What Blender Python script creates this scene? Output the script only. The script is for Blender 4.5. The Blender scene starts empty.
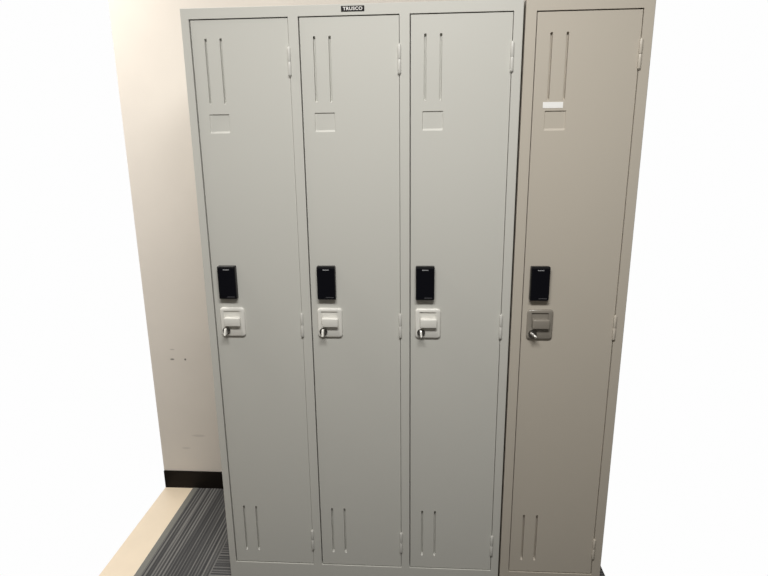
import bpy, bmesh, math
from mathutils import Vector, Matrix

C = bpy.context.scene.collection
sc = bpy.context.scene

# ------------------------------------------------------------------ materials
def mat(name, col, rough=.5, metal=0., spec=.5, coat=0.):
    m = bpy.data.materials.new(name); m.use_nodes = True
    b = m.node_tree.nodes['Principled BSDF']
    b.inputs['Base Color'].default_value = (*col, 1)
    b.inputs['Roughness'].default_value = rough
    b.inputs['Metallic'].default_value = metal
    b.inputs['Specular IOR Level'].default_value = spec
    b.inputs['Coat Weight'].default_value = coat
    return m

def noisy(m, scale, amount, bump=0., bscale=None):
    """gentle procedural unevenness of the colour, optional fine bump (orange-peel)"""
    nt = m.node_tree; b = nt.nodes['Principled BSDF']
    col = tuple(b.inputs['Base Color'].default_value)
    tc = nt.nodes.new('ShaderNodeTexCoord')
    n = nt.nodes.new('ShaderNodeTexNoise'); n.inputs['Scale'].default_value = scale
    n.inputs['Detail'].default_value = 3
    nt.links.new(tc.outputs['Object'], n.inputs['Vector'])
    r = nt.nodes.new('ShaderNodeMapRange')
    r.inputs['To Min'].default_value = 1 - amount; r.inputs['To Max'].default_value = 1 + amount
    nt.links.new(n.outputs['Fac'], r.inputs['Value'])
    mx = nt.nodes.new('ShaderNodeVectorMath'); mx.operation = 'SCALE'
    mx.inputs[0].default_value = col[:3]
    nt.links.new(r.outputs['Result'], mx.inputs['Scale'])
    nt.links.new(mx.outputs['Vector'], b.inputs['Base Color'])
    if bump:
        n2 = nt.nodes.new('ShaderNodeTexNoise'); n2.inputs['Scale'].default_value = bscale
        nt.links.new(tc.outputs['Object'], n2.inputs['Vector'])
        bp = nt.nodes.new('ShaderNodeBump'); bp.inputs['Strength'].default_value = bump
        bp.inputs['Distance'].default_value = .001
        nt.links.new(n2.outputs['Fac'], bp.inputs['Height'])
        nt.links.new(bp.outputs['Normal'], b.inputs['Normal'])
    return m

M = {}
M['grey_paint'] = noisy(mat('light grey paint', (.603, .600, .563), .36, spec=.4), 2.5, .015, .03, 900)
M['taupe_paint'] = noisy(mat('taupe paint', (.540, .497, .430), .36, spec=.4), 2.5, .015, .03, 900)
M['white_plastic'] = mat('cream white lock plastic', (.76, .75, .71), .25)
M['taupe_plate'] = mat('taupe lock plate', (.27, .247, .215), .22, spec=.8)
M['chrome'] = mat('chrome', (.86, .85, .82), .34, metal=1)
M['dark_chrome'] = mat('dark metal', (.28, .275, .265), .22, metal=1)
M['black_case'] = mat('black casing', (.007, .007, .008), .36, spec=.35)
M['black_glass'] = mat('black glass', (.0025, .003, .006), .12, spec=.35)
M['pale_print'] = mat('pale print', (.42, .43, .45), .5)
M['dim_print'] = mat('dim print', (.09, .09, .10), .5)
M['hinge'] = mat('hinge paint', (.61, .605, .575), .35)
M['hinge_taupe'] = mat('hinge taupe', (.55, .505, .44), .35)
M['sticker'] = mat('white sticker paper', (.93, .93, .92), .6)
M['plate_black'] = mat('nameplate black', (.008, .007, .008), .55, spec=.2)
M['plate_white'] = mat('nameplate lettering', (.85, .84, .82), .5)
M['baseboard'] = mat('dark brown vinyl', (.008, .0055, .004), .55, spec=.2)
M['strip'] = mat('grey edging strip', (.20, .20, .185), .6)
M['beige'] = noisy(mat('beige floor', (.90, .77, .60), .45), 9, .05)

# wall: off-white paint, with two small screw holes and faint scuffs
def wall_mat():
    m = mat('off-white wall paint', (.84, .79, .73), .75, spec=.25)
    nt = m.node_tree; b = nt.nodes['Principled BSDF']; L = nt.links.new
    tc = nt.nodes.new('ShaderNodeTexCoord')
    n = nt.nodes.new('ShaderNodeTexNoise'); n.inputs['Scale'].default_value = 5; n.inputs['Detail'].default_value = 4
    L(tc.outputs['Object'], n.inputs['Vector'])
    r = nt.nodes.new('ShaderNodeMapRange'); r.inputs['To Min'].default_value = .95; r.inputs['To Max'].default_value = 1.05
    L(n.outputs['Fac'], r.inputs['Value'])
    fac = r.outputs['Result']
    def spot(x, z, rx, rz, dark, fac):
        mp = nt.nodes.new('ShaderNodeVectorMath'); mp.operation = 'SUBTRACT'
        mp.inputs[1].default_value = (x, .522, z); L(tc.outputs['Object'], mp.inputs[0])
        s = nt.nodes.new('ShaderNodeVectorMath'); s.operation = 'MULTIPLY'
        s.inputs[1].default_value = (1 / rx, 0, 1 / rz); L(mp.outputs['Vector'], s.inputs[0])
        ln = nt.nodes.new('ShaderNodeVectorMath'); ln.operation = 'LENGTH'; L(s.outputs['Vector'], ln.inputs[0])
        q = nt.nodes.new('ShaderNodeMapRange'); q.inputs['From Min'].default_value = .6; q.inputs['From Max'].default_value = 1.2
        q.inputs['To Min'].default_value = dark; q.inputs['To Max'].default_value = 1
        L(ln.outputs['Value'], q.inputs['Value'])
        k = nt.nodes.new('ShaderNodeMath'); k.operation = 'MULTIPLY'
        L(fac, k.inputs[0]); L(q.outputs['Result'], k.inputs[1]); return k.outputs['Value']
    fac = spot(-.379, .597, .009, .004, .35, fac)
    fac = spot(-.324, .597, .0045, .0045, .25, fac)
    fac = spot(-.375, .640, .010, .003, .75, fac)
    fac = spot(-.30, .25, .03, .006, .86, fac)
    fac = spot(-.36, .19, .02, .005, .88, fac)
    mx = nt.nodes.new('ShaderNodeVectorMath'); mx.operation = 'SCALE'
    mx.inputs[0].default_value = tuple(b.inputs['Base Color'].default_value)[:3]
    L(fac, mx.inputs['Scale']); L(mx.outputs['Vector'], b.inputs['Base Color'])
    return m
M['wall'] = wall_mat()

# carpet tiles: grey with irregular pale lines, every other 0.5 m tile turned a quarter
def carpet_mat():
    m = mat('striped carpet tiles', (.1, .1, .1), .95, spec=.1)
    nt = m.node_tree; b = nt.nodes['Principled BSDF']; L = nt.links.new
    def math_(op, a, c=None):
        k = nt.nodes.new('ShaderNodeMath'); k.operation = op
        for i, v in enumerate((a, c)):
            if v is None: continue
            if hasattr(v, 'is_linked'): L(v, k.inputs[i])
            else: k.inputs[i].default_value = v
        return k.outputs['Value']
    tc = nt.nodes.new('ShaderNodeTexCoord'); sp = nt.nodes.new('ShaderNodeSeparateXYZ')
    L(tc.outputs['Object'], sp.inputs[0]); X, Y = sp.outputs['X'], sp.outputs['Y']
    tx = math_('FLOOR', math_('DIVIDE', math_('ADD', X, .083), .5))
    ty = math_('FLOOR', math_('DIVIDE', math_('ADD', Y, .08), .6))
    par = math_('ABSOLUTE', math_('MODULO', math_('ADD', tx, ty), 2.))      # 1 on the left tile
    # left tile (-1,0) -> parity 1 -> lines run in depth;  (0,0),(0,-1)... turned
    par = math_('GREATER_THAN', par, .5)
    mixA = nt.nodes.new('ShaderNodeMix'); mixA.data_type = 'FLOAT'
    L(par, mixA.inputs[0]); L(Y, mixA.inputs[2]); L(X, mixA.inputs[3]); A = mixA.outputs[0]
    mixB = nt.nodes.new('ShaderNodeMix'); mixB.data_type = 'FLOAT'
    L(par, mixB.inputs[0]); L(X, mixB.inputs[2]); L(Y, mixB.inputs[3]); B = mixB.outputs[0]
    cb = nt.nodes.new('ShaderNodeCombineXYZ')
    L(math_('MULTIPLY', A, 100.), cb.inputs[0]); L(math_('MULTIPLY', B, 1.2), cb.inputs[1]); L(math_('MULTIPLY', tx, 3.7), cb.inputs[2])
    n = nt.nodes.new('ShaderNodeTexNoise'); n.inputs['Scale'].default_value = 1.; n.inputs['Detail'].default_value = 1.5
    L(cb.outputs[0], n.inputs['Vector'])
    w = nt.nodes.new('ShaderNodeMath'); w.operation = 'SINE'
    L(math_('MULTIPLY', A, 2 * math.pi / .0125), w.inputs[0])
    v = math_('ADD', math_('MULTIPLY', n.outputs['Fac'], 1.25), math_('MULTIPLY', w.outputs[0], .16))
    rp = nt.nodes.new('ShaderNodeValToRGB'); L(v, rp.inputs['Fac'])
    e = rp.color_ramp.elements
    e[0].position = .40; e[0].color = (.066, .066, .069, 1)
    e[1].position = .86; e[1].color = (.22, .217, .212, 1)
    k = e.new(.66); k.color = (.10, .10, .102, 1)
    f = nt.nodes.new('ShaderNodeTexNoise'); f.inputs['Scale'].default_value = 420; f.inputs['Detail'].default_value = 2
    L(tc.outputs['Object'], f.inputs['Vector'])
    mr = nt.nodes.new('ShaderNodeMapRange'); mr.inputs['To Min'].default_value = .3; mr.inputs['To Max'].default_value = 1.65
    L(f.outputs['Fac'], mr.inputs['Value'])
    s = nt.nodes.new('ShaderNodeVectorMath'); s.operation = 'SCALE'
    L(rp.outputs['Color'], s.inputs[0]); L(mr.outputs['Result'], s.inputs['Scale'])
    L(s.outputs['Vector'], b.inputs['Base Color'])
    bp = nt.nodes.new('ShaderNodeBump'); bp.inputs['Strength'].default_value = .6; bp.inputs['Distance'].default_value = .002
    L(f.outputs['Fac'], bp.inputs['Height']); L(bp.outputs['Normal'], b.inputs['Normal'])
    return m
M['carpet'] = carpet_mat()

# ------------------------------------------------------------------ mesh helpers
def obj(name, bm, mats, parent=None, smooth=False):
    bmesh.ops.recalc_face_normals(bm, faces=bm.faces)
    me = bpy.data.meshes.new(name); bm.to_mesh(me); bm.free()
    for m in (mats if isinstance(mats, (list, tuple)) else [mats]): me.materials.append(m)
    if smooth:
        for p in me.polygons: p.use_smooth = True
    o = bpy.data.objects.new(name, me); C.objects.link(o)
    if parent: o.parent = parent
    return o

def box(bm, x0, x1, y0, y1, z0, z1, bevel=0., mi=0, seg=2):
    t = bmesh.new()
    bmesh.ops.create_cube(t, size=1)
    for v in t.verts:
        v.co = Vector(((x0 + x1) / 2 + v.co.x * (x1 - x0), (y0 + y1) / 2 + v.co.y * (y1 - y0), (z0 + z1) / 2 + v.co.z * (z1 - z0)))
    if bevel: bmesh.ops.bevel(t, geom=t.edges[:], offset=bevel, segments=seg, profile=.5, affect='EDGES')
    for f in t.faces: f.material_index = mi
    me = bpy.data.meshes.new('tmp'); t.to_mesh(me); t.free(); bm.from_mesh(me); bpy.data.meshes.remove(me)

def cyl(bm, c, axis, r, l, n=24, bevel=0., r2=None):
    """cylinder centred on c along axis 'y' or 'z'"""
    t = bmesh.new()
    bmesh.ops.create_cone(t, cap_ends=True, segments=n, radius1=r, radius2=r if r2 is None else r2, depth=l)
    if bevel:
        es = [e for e in t.edges if len(e.link_faces) == 2 and any(len(f.verts) > 4 for f in e.link_faces)]
        bmesh.ops.bevel(t, geom=es, offset=bevel, segments=2, profile=.5, affect='EDGES')
    mt = Matrix.Rotation(math.pi / 2, 4, 'X') if axis == 'y' else Matrix()
    bmesh.ops.transform(t, matrix=Matrix.Translation(c) @ mt, verts=t.verts)
    me = bpy.data.meshes.new('tmp'); t.to_mesh(me); t.free(); bm.from_mesh(me); bpy.data.meshes.remove(me)

def rrect(x0, x1, z0, z1, r, y, n=5):
    pts = []
    for cx, cz, a0 in ((x1 - r, z1 - r, 0), (x0 + r, z1 - r, 90), (x0 + r, z0 + r, 180), (x1 - r, z0 + r, 270)):
        for i in range(n):
            a = math.radians(a0 + 90 * i / (n - 1)); pts.append((cx + r * math.cos(a), y, cz + r * math.sin(a)))
    return pts

def loft(bm, loops, cap_first=True, cap_last=True, mis=None):
    vs = [[bm.verts.new(p) for p in l] for l in loops]
    n = len(vs[0])
    for k in range(len(vs) - 1):
        for i in range(n):
            f = bm.faces.new((vs[k][i], vs[k][(i + 1) % n], vs[k + 1][(i + 1) % n], vs[k + 1][i]))
            if mis: f.material_index = mis[k]
    if cap_first: bm.faces.new(vs[0])
    if cap_last:
        f = bm.faces.new(vs[-1])
        if mis: f.material_index = mis[-1]

# ------------------------------------------------------------------ locker geometry (metres, front plane y = 0)
DEPTH = .515
DOOR_W, DOOR_T, DOOR_B = .268, 1.7687, .0731
REC = .0024                                                   # doors sit a hair behind the frame

def frame_bm(W, H, openings):
    """sheet-steel carcass: folded front frame with door openings, sides, top, floor, back and partitions"""
    bm = bmesh.new()
    xs = sorted({0., W, *[a for o in openings for a in o[:2]]})
    zs = sorted({0., H, *[a for o in openings for a in o[2:]]})
    e = .0014                                                 # rounded outer fold
    xs = sorted(set(xs) | {e, W - e}); zs = sorted(set(zs) | {H - e})
    g = {}
    for i, x in enumerate(xs):
        for j, z in enumerate(zs):
            y = e if (x in (0., W) or z == H) else 0.
            g[i, j] = bm.verts.new((x, y, z))
    fs = []
    for i in range(len(xs) - 1):
        for j in range(len(zs) - 1):
            cx, cz = (xs[i] + xs[i + 1]) / 2, (zs[j] + zs[j + 1]) / 2
            if any(a < cx < b and c < cz < d for a, b, c, d in openings): continue
            fs.append(bm.faces.new((g[i, j], g[i + 1, j], g[i + 1, j + 1], g[i, j + 1])))
    bmesh.ops.delete(bm, geom=[v for v in bm.verts if not v.link_faces], context='VERTS')
    ex = bmesh.ops.extrude_face_region(bm, geom=fs)
    for v in ex['geom']:
        if isinstance(v, bmesh.types.BMVert): v.co.y = .022
    t = .001
    box(bm, 0, t, .02, DEPTH, 0, H); box(bm, W - t, W, .02, DEPTH, 0, H)
    box(bm, 0, W, .02, DEPTH, H - t, H); box(bm, 0, W, .02, DEPTH, .06, .061)
    box(bm, 0, W, DEPTH - t, DEPTH, 0, H)
    for a, b in zip(openings, openings[1:]):
        box(bm, (a[1] + b[0]) / 2 - t / 2, (a[1] + b[0]) / 2 + t / 2, .02, DEPTH, .06, H)
    return bm

def door_bm(w, z0, z1, dz=0.):
    """pressed steel door skin: two louvre slots at top and bottom and a recessed card panel; origin at lower left of the opening"""
    gl, gr, gt, gb = .0026, .0012,   .0026, .0023               # shut gaps
    X0, X1, Z0, Z1 = gl, w - gr, z0 + gb, z1 - gt
    feats = []                                                # outer rect, slope in x, slope in z, depth
    for c in (.0410, .0822):
        feats.append((c - .0032, c + .0032, 1.552 + dz, 1.720 + dz, .0008, (.0052, .0025), .0090))
        feats.append((c - .0032, c + .0032, .121 + dz, .290 + dz, .0008, (.0052, .0025), .0090))
    feats.append((.0345, .0905, 1.4750 + dz, 1.5260 + dz, .0012, (.0056, .0012), .0030))
    e = .0012
    xs = {X0, X1, X0 + e, X1 - e}; zs = {Z0, Z1, Z0 + e, Z1 - e}
    for a, b, c, d, s, sz, _ in feats:
        xs |= {a, b, a + s, b - s}; zs |= {c, d, c + sz[0], d - sz[1]}
    xs = sorted(xs); zs = sorted(zs)
    def yy(x, z):
        y = 0.
        if x in (X0, X1) or z in (Z0, Z1): y = e
        for a, b, c, d, s, sz, dp in feats:
            if a + s - 1e-7 <= x <= b - s + 1e-7 and c + sz[0] - 1e-7 <= z <= d - sz[1] + 1e-7: y = dp
        return y + REC
    bm = bmesh.new(); g = {}
    for i, x in enumerate(xs):
        for j, z in enumerate(zs): g[i, j] = bm.verts.new((x, yy(x, z), z))
    for i in range(len(xs) - 1):
        for j in range(len(zs) - 1):
            bm.faces.new((g[i, j], g[i + 1, j], g[i + 1, j + 1], g[i, j + 1]))
    ed = [q for q in bm.edges if len(q.link_faces) == 1]
    ex = bmesh.ops.extrude_edge_only(bm, edges=ed)
    vs = [v for v in ex['geom'] if isinstance(v, bmesh.types.BMVert)]
    for v in vs: v.co.y = .019
    bmesh.ops.contextual_create(bm, geom=[q for q in ex['geom'] if isinstance(q, bmesh.types.BMEdge)])
    bm.normal_update()
    return bm

def lock_plate_bm(dx):
    """rounded plate with a finger pocket"""
    bm = bmesh.new()
    a, b, c, d = .0180 + dx, .0922 + dx, .8815, .9720
    f = REC
    P = (.0300 + dx, .0780 + dx, .9170, .9625)
    loft(bm, [rrect(a, b, c, d, .009, f), rrect(a, b, c, d, .009, f - .0035),
              rrect(a + .0012, b - .0012, c + .0012, d - .0012, .0082, f - .0058),
              rrect(a + .0040, b - .0040, c + .0040, d - .0040, .0062, f - .0072),
              rrect(*P, .0012, f - .0072), rrect(*P, .0012, f - .0036)])
    return bm

def handle_bm(dx):
    bm = bmesh.new()
    box(bm, .0332 + dx, .0808 + dx, REC - .0185, REC - .0075, .9165, .9430, .0024, 0, 4)
    box(bm, .0340 + dx, .0770 + dx, REC - .010, REC - .0037, .9190, .9425)
    for v in bm.verts:                                        # back of the grip a little higher, underside undercut
        k = (v.co.y - (REC - .0185)) / .011
        v.co.z += .0006 * k if v.co.z > .93 else .004 * min(k, 1)
    return bm

def rosette_bm(dx):
    bm = bmesh.new(); cyl(bm, (.0350 + dx, REC - .0092, .9000), 'y', .0118, .004, 32, .0008)
    cyl(bm, (.0350 + dx, REC - .0128, .9000), 'y', .0088, .0042, 32, .0008)
    return bm
def thumb_bm(dx, ang):
    bm = bmesh.new()
    box(bm, -.0040, .0040, -.0125, 0, -.0100, .0100, .0022, 0, 3)
    for v in bm.verts:
        k = -v.co.y / .0125; v.co.x *= 1 - .2 * k; v.co.y += .45 * v.co.z * min(k, 1)
    bmesh.ops.transform(bm, matrix=Matrix.Translation((.0350 + dx, REC - .0140, .9000)) @ Matrix.Rotation(math.radians(-ang), 4, 'Y'), verts=bm.verts)
    return bm

def reader_bm(x):
    """black electronic lock: casing, glossy front glass, a line of small pale print at top and dim print at foot"""
    bm = bmesh.new(); f = REC; w, z0, z1 = .0540, 1.0005, 1.1002
    a, b = x, x + w
    loft(bm, [rrect(a, b, z0, z1, .003, f), rrect(a, b, z0, z1, .003, f - .0125),
              rrect(a + .0006, b - .0006, z0 + .0006, z1 - .0015, .0026, f - .0142),
              rrect(a + .0025, b - .0025, z0 + .0025, z1 - .0060, .0022, f - .0150)],
         mis=[0, 0, 0, 1])
    px = a + .0185
    for i, (wd, h) in enumerate(((.0024, .0036), (.0018, .0028), (.0022, .0028), (.0018, .0032), (.0024, .0028), (.0018, .0028), (.0020, .0032))):
        box(bm, px, px + wd, f - .01515, f - .0149, 1.0885, 1.0885 + .8 * h, 0, 2); px += wd + .0005
    px = a + .025
    for i in range(11):
        wd = (.0016, .0012, .0018)[i % 3]
        box(bm, px, px + wd, f - .01515, f - .0149, 1.0062, 1.0062 + (.0020, .0026)[i % 2], 0, 3); px += wd + .0006
    return bm

def hinge_bm(z):
    bm = bmesh.new()
    for k in range(2):                                        # two knuckles meeting in the middle, pin ends showing
        cyl(bm, (0, 0, z - .0180 + .0360 * k), 'z', .0041, .0352, 20, .0005)
    cyl(bm, (0, 0, z), 'z', .0024, .0760, 14, .0006)
    return bm

HINGES = (1.6580, .9185, .1710)

def sharpen(o, deg=38):
    for p in o.data.polygons: p.use_smooth = True
    o.data.set_sharp_from_angle(angle=math.radians(deg))
    return o

def add_door(root, x0, z0, z1, paint, hinge, plate_m, dxp, reader_x, ang, metal_turn, dz=0.):
    d = obj('door', door_bm(DOOR_W, z0, z1, dz), paint, root)
    d.location = (x0, 0, 0)
    sharpen(obj('lock_plate', lock_plate_bm(dxp), plate_m, d))
    sharpen(obj('latch_handle', handle_bm(dxp), plate_m, d))
    r = obj('lock_cylinder', rosette_bm(dxp), M['dark_chrome'], d); r['label'] = 'dark metal lock cylinder'
    t = obj('thumb_turn', thumb_bm(dxp, ang), metal_turn, d)
    e = obj('electronic_lock', reader_bm(reader_x), [M['black_case'], M['black_glass'], M['pale_print'], M['dim_print']], d)
    e['label'] = 'black electronic lock with glossy front'
    for hz in HINGES:
        h = obj('hinge', hinge_bm(hz), hinge, d, True)
        h.location = (DOOR_W - .0006, -.0022, 0)
        try: 
            for p in h.data.polygons: p.use_smooth = len(p.vertices) == 4
        except Exception: pass
    return d

def thing(name, label, cat, loc, group=None):
    o = bpy.data.objects.new(name, None); C.objects.link(o); o.location = loc
    o['label'] = label; o['category'] = cat; o.empty_display_size = .1
    if group: o['group'] = group
    return o

# ---- light grey three-door locker
L1 = thing('locker', 'light grey steel locker with three doors and white lock plates, black nameplate on top', 'locker', (0, 0, 0), 'steel lockers against the wall')
H1, W1 = 1.7959, .9030
doors1 = (.0216, .3160, .6104)
obj('cabinet_body', frame_bm(W1, H1, [(x, x + DOOR_W, DOOR_B, DOOR_T) for x in doors1]), M['grey_paint'], L1)
for x, dxp, rx, ang in zip(doors1, (.0010, .0022, -.0008), (.0240, .0245, .0180), (0, 0, 4)):
    add_door(L1, x, DOOR_B, DOOR_T, M['grey_paint'], M['hinge'], M['white_plastic'], dxp, rx, ang,
             M['chrome'] if x > .6 else M['white_plastic'])
# nameplate on the top rail
bm = bmesh.new(); box(bm, .4315, .4925, -.0016, .0004, 1.7772, 1.7905, .0004)
npl = obj('nameplate', bm, M['plate_black'], L1); npl['label'] = 'black nameplate with white lettering'
cu = bpy.data.curves.new('letters', 'FONT'); cu.body = 'TRUSCO'; cu.size = .0118; cu.extrude = .00025
cu.offset = .0003; cu.align_x = 'CENTER'; cu.align_y = 'CENTER'; cu.space_character = 1.08
tmp = bpy.data.objects.new('letters', cu); C.objects.link(tmp)
bpy.context.view_layer.update()
me = bpy.data.meshes.new_from_object(tmp.evaluated_get(bpy.context.evaluated_depsgraph_get()))
bpy.data.objects.remove(tmp)
xs = [v.co.x for v in me.vertices]; ys = [v.co.y for v in me.vertices]
sx = .0510 / (max(xs) - min(xs)); sy = .0084 / (max(ys) - min(ys))
mx_, my_ = (max(xs) + min(xs)) / 2, (max(ys) + min(ys)) / 2
for v in me.vertices:
    v.co = Vector((.4620 + (v.co.x - mx_) * sx, -.0017 - v.co.z, 1.7839 + (v.co.y - my_) * sy))
me.materials.append(M['plate_white'])
lt = bpy.data.objects.new('lettering', me); C.objects.link(lt); lt.parent = npl; lt['label'] = 'white bold lettering'

# ---- taupe locker beside it
L2 = thing('locker', 'taupe steel locker with white sticker on its door, right of the light grey locker', 'locker', (.9085, 0, 0), 'steel lockers against the wall')
W2 = .0275 + DOOR_W + .0275
obj('cabinet_body', frame_bm(W2, 1.7950, [(.0275, .0275 + DOOR_W, DOOR_B - .001, DOOR_T - .0015)]), M['taupe_paint'], L2)
d4 = add_door(L2, .0275, DOOR_B - .001, DOOR_T - .0015, M['taupe_paint'], M['hinge_taupe'], M['taupe_plate'], -.0014, .0190, 52, M['chrome'], -.004)
bm = bmesh.new(); box(bm, .0285, .0813, REC - .0006, REC + .0004, 1.5288, 1.5440)
st = obj('sticker', bm, M['sticker'], d4); st['label'] = 'white blank sticker'

# ------------------------------------------------------------------ setting
def struct(name, bm, m):
    o = obj(name, bm, m); o['kind'] = 'structure'; return o
WX0, WX1 = -.47, 1.28
WY = .522
bm = bmesh.new(); box(bm, WX0, WX1, WY, WY + .10, -.006, 2.40); struct('wall_back', bm, M['wall'])
bm = bmesh.new(); box(bm, WX0, WX1, WY - .006, WY, -.006, .080, .0012); struct('baseboard_back', bm, M['baseboard'])
bm = bmesh.new(); box(bm, WX0, -.346, -2.6, WY + .1, -.06, -.001); struct('floor', bm, M['beige'])
bm = bmesh.new(); box(bm, -.322, WX1, -2.6, WY + .1, -.06, 0); struct('floor_carpet', bm, M['carpet'])
bm = bmesh.new(); box(bm, -.346, -.3225, -2.6, WY - .006, -.06, .0012, .0008); struct('trim_1', bm, M['strip'])

# ------------------------------------------------------------------ light
def area(name, loc, sx_, sy_, power, col, rot=(0, 0, 0)):
    l = bpy.data.lights.new(name, 'AREA'); l.shape = 'RECTANGLE'; l.size = sx_; l.size_y = sy_
    l.energy = power; l.color = col
    o = bpy.data.objects.new(name, l); C.objects.link(o); o.location = loc; o.rotation_euler = rot
    return o
area('ceiling_lamp', (.60, -1.30, 2.60), 1.25, .30, 51, (1, .985, .945))
area('ceiling_lamp', (-1.0, -.06, 2.50), 1.0, .30, 25, (1, .95, .88))

w = bpy.data.worlds.new('World'); sc.world = w; w.use_nodes = True
nt = w.node_tree; bg = nt.nodes['Background']; L = nt.links.new
tc = nt.nodes.new('ShaderNodeTexCoord'); sp = nt.nodes.new('ShaderNodeSeparateXYZ')
L(tc.outputs['Generated'], sp.inputs[0])
mr = nt.nodes.new('ShaderNodeMapRange'); mr.inputs['From Min'].default_value = .25; mr.inputs['From Max'].default_value = .6
L(sp.outputs['Y'], mr.inputs['Value'])
mx = nt.nodes.new('ShaderNodeMix'); mx.data_type = 'RGBA'
L(mr.outputs['Result'], mx.inputs[0])
mx.inputs[6].default_value = (.104, .094, .080, 1); mx.inputs[7].default_value = (.99, .99, .99, 1)
L(mx.outputs[2], bg.inputs['Color'])

# ------------------------------------------------------------------ camera
cam = bpy.data.cameras.new('camera'); co = bpy.data.objects.new('camera', cam); C.objects.link(co)
yaw, pitch, roll, F = .0644, -.2420, -.0111, 550.3
fw = Vector((-math.sin(yaw) * math.cos(pitch), math.cos(yaw) * math.cos(pitch), math.sin(pitch)))
rt = Vector((math.cos(yaw), math.sin(yaw), 0)); up = rt.cross(fw)
r2 = rt * math.cos(roll) + up * math.sin(roll); u2 = -rt * math.sin(roll) + up * math.cos(roll)
R = Matrix((r2, u2, -fw)).transposed().to_4x4()
co.matrix_world = Matrix.Translation((.6363, -1.5592, 1.4196)) @ R
cam.sensor_width = 36; cam.lens = F / 768 * 36; cam.clip_start = .01
sc.camera = co

sc.view_settings.view_transform = 'Standard'; sc.view_settings.look = 'None'
sc.view_settings.exposure = 0; sc.view_settings.gamma = 1
sc.view_settings.use_curve_mapping = False
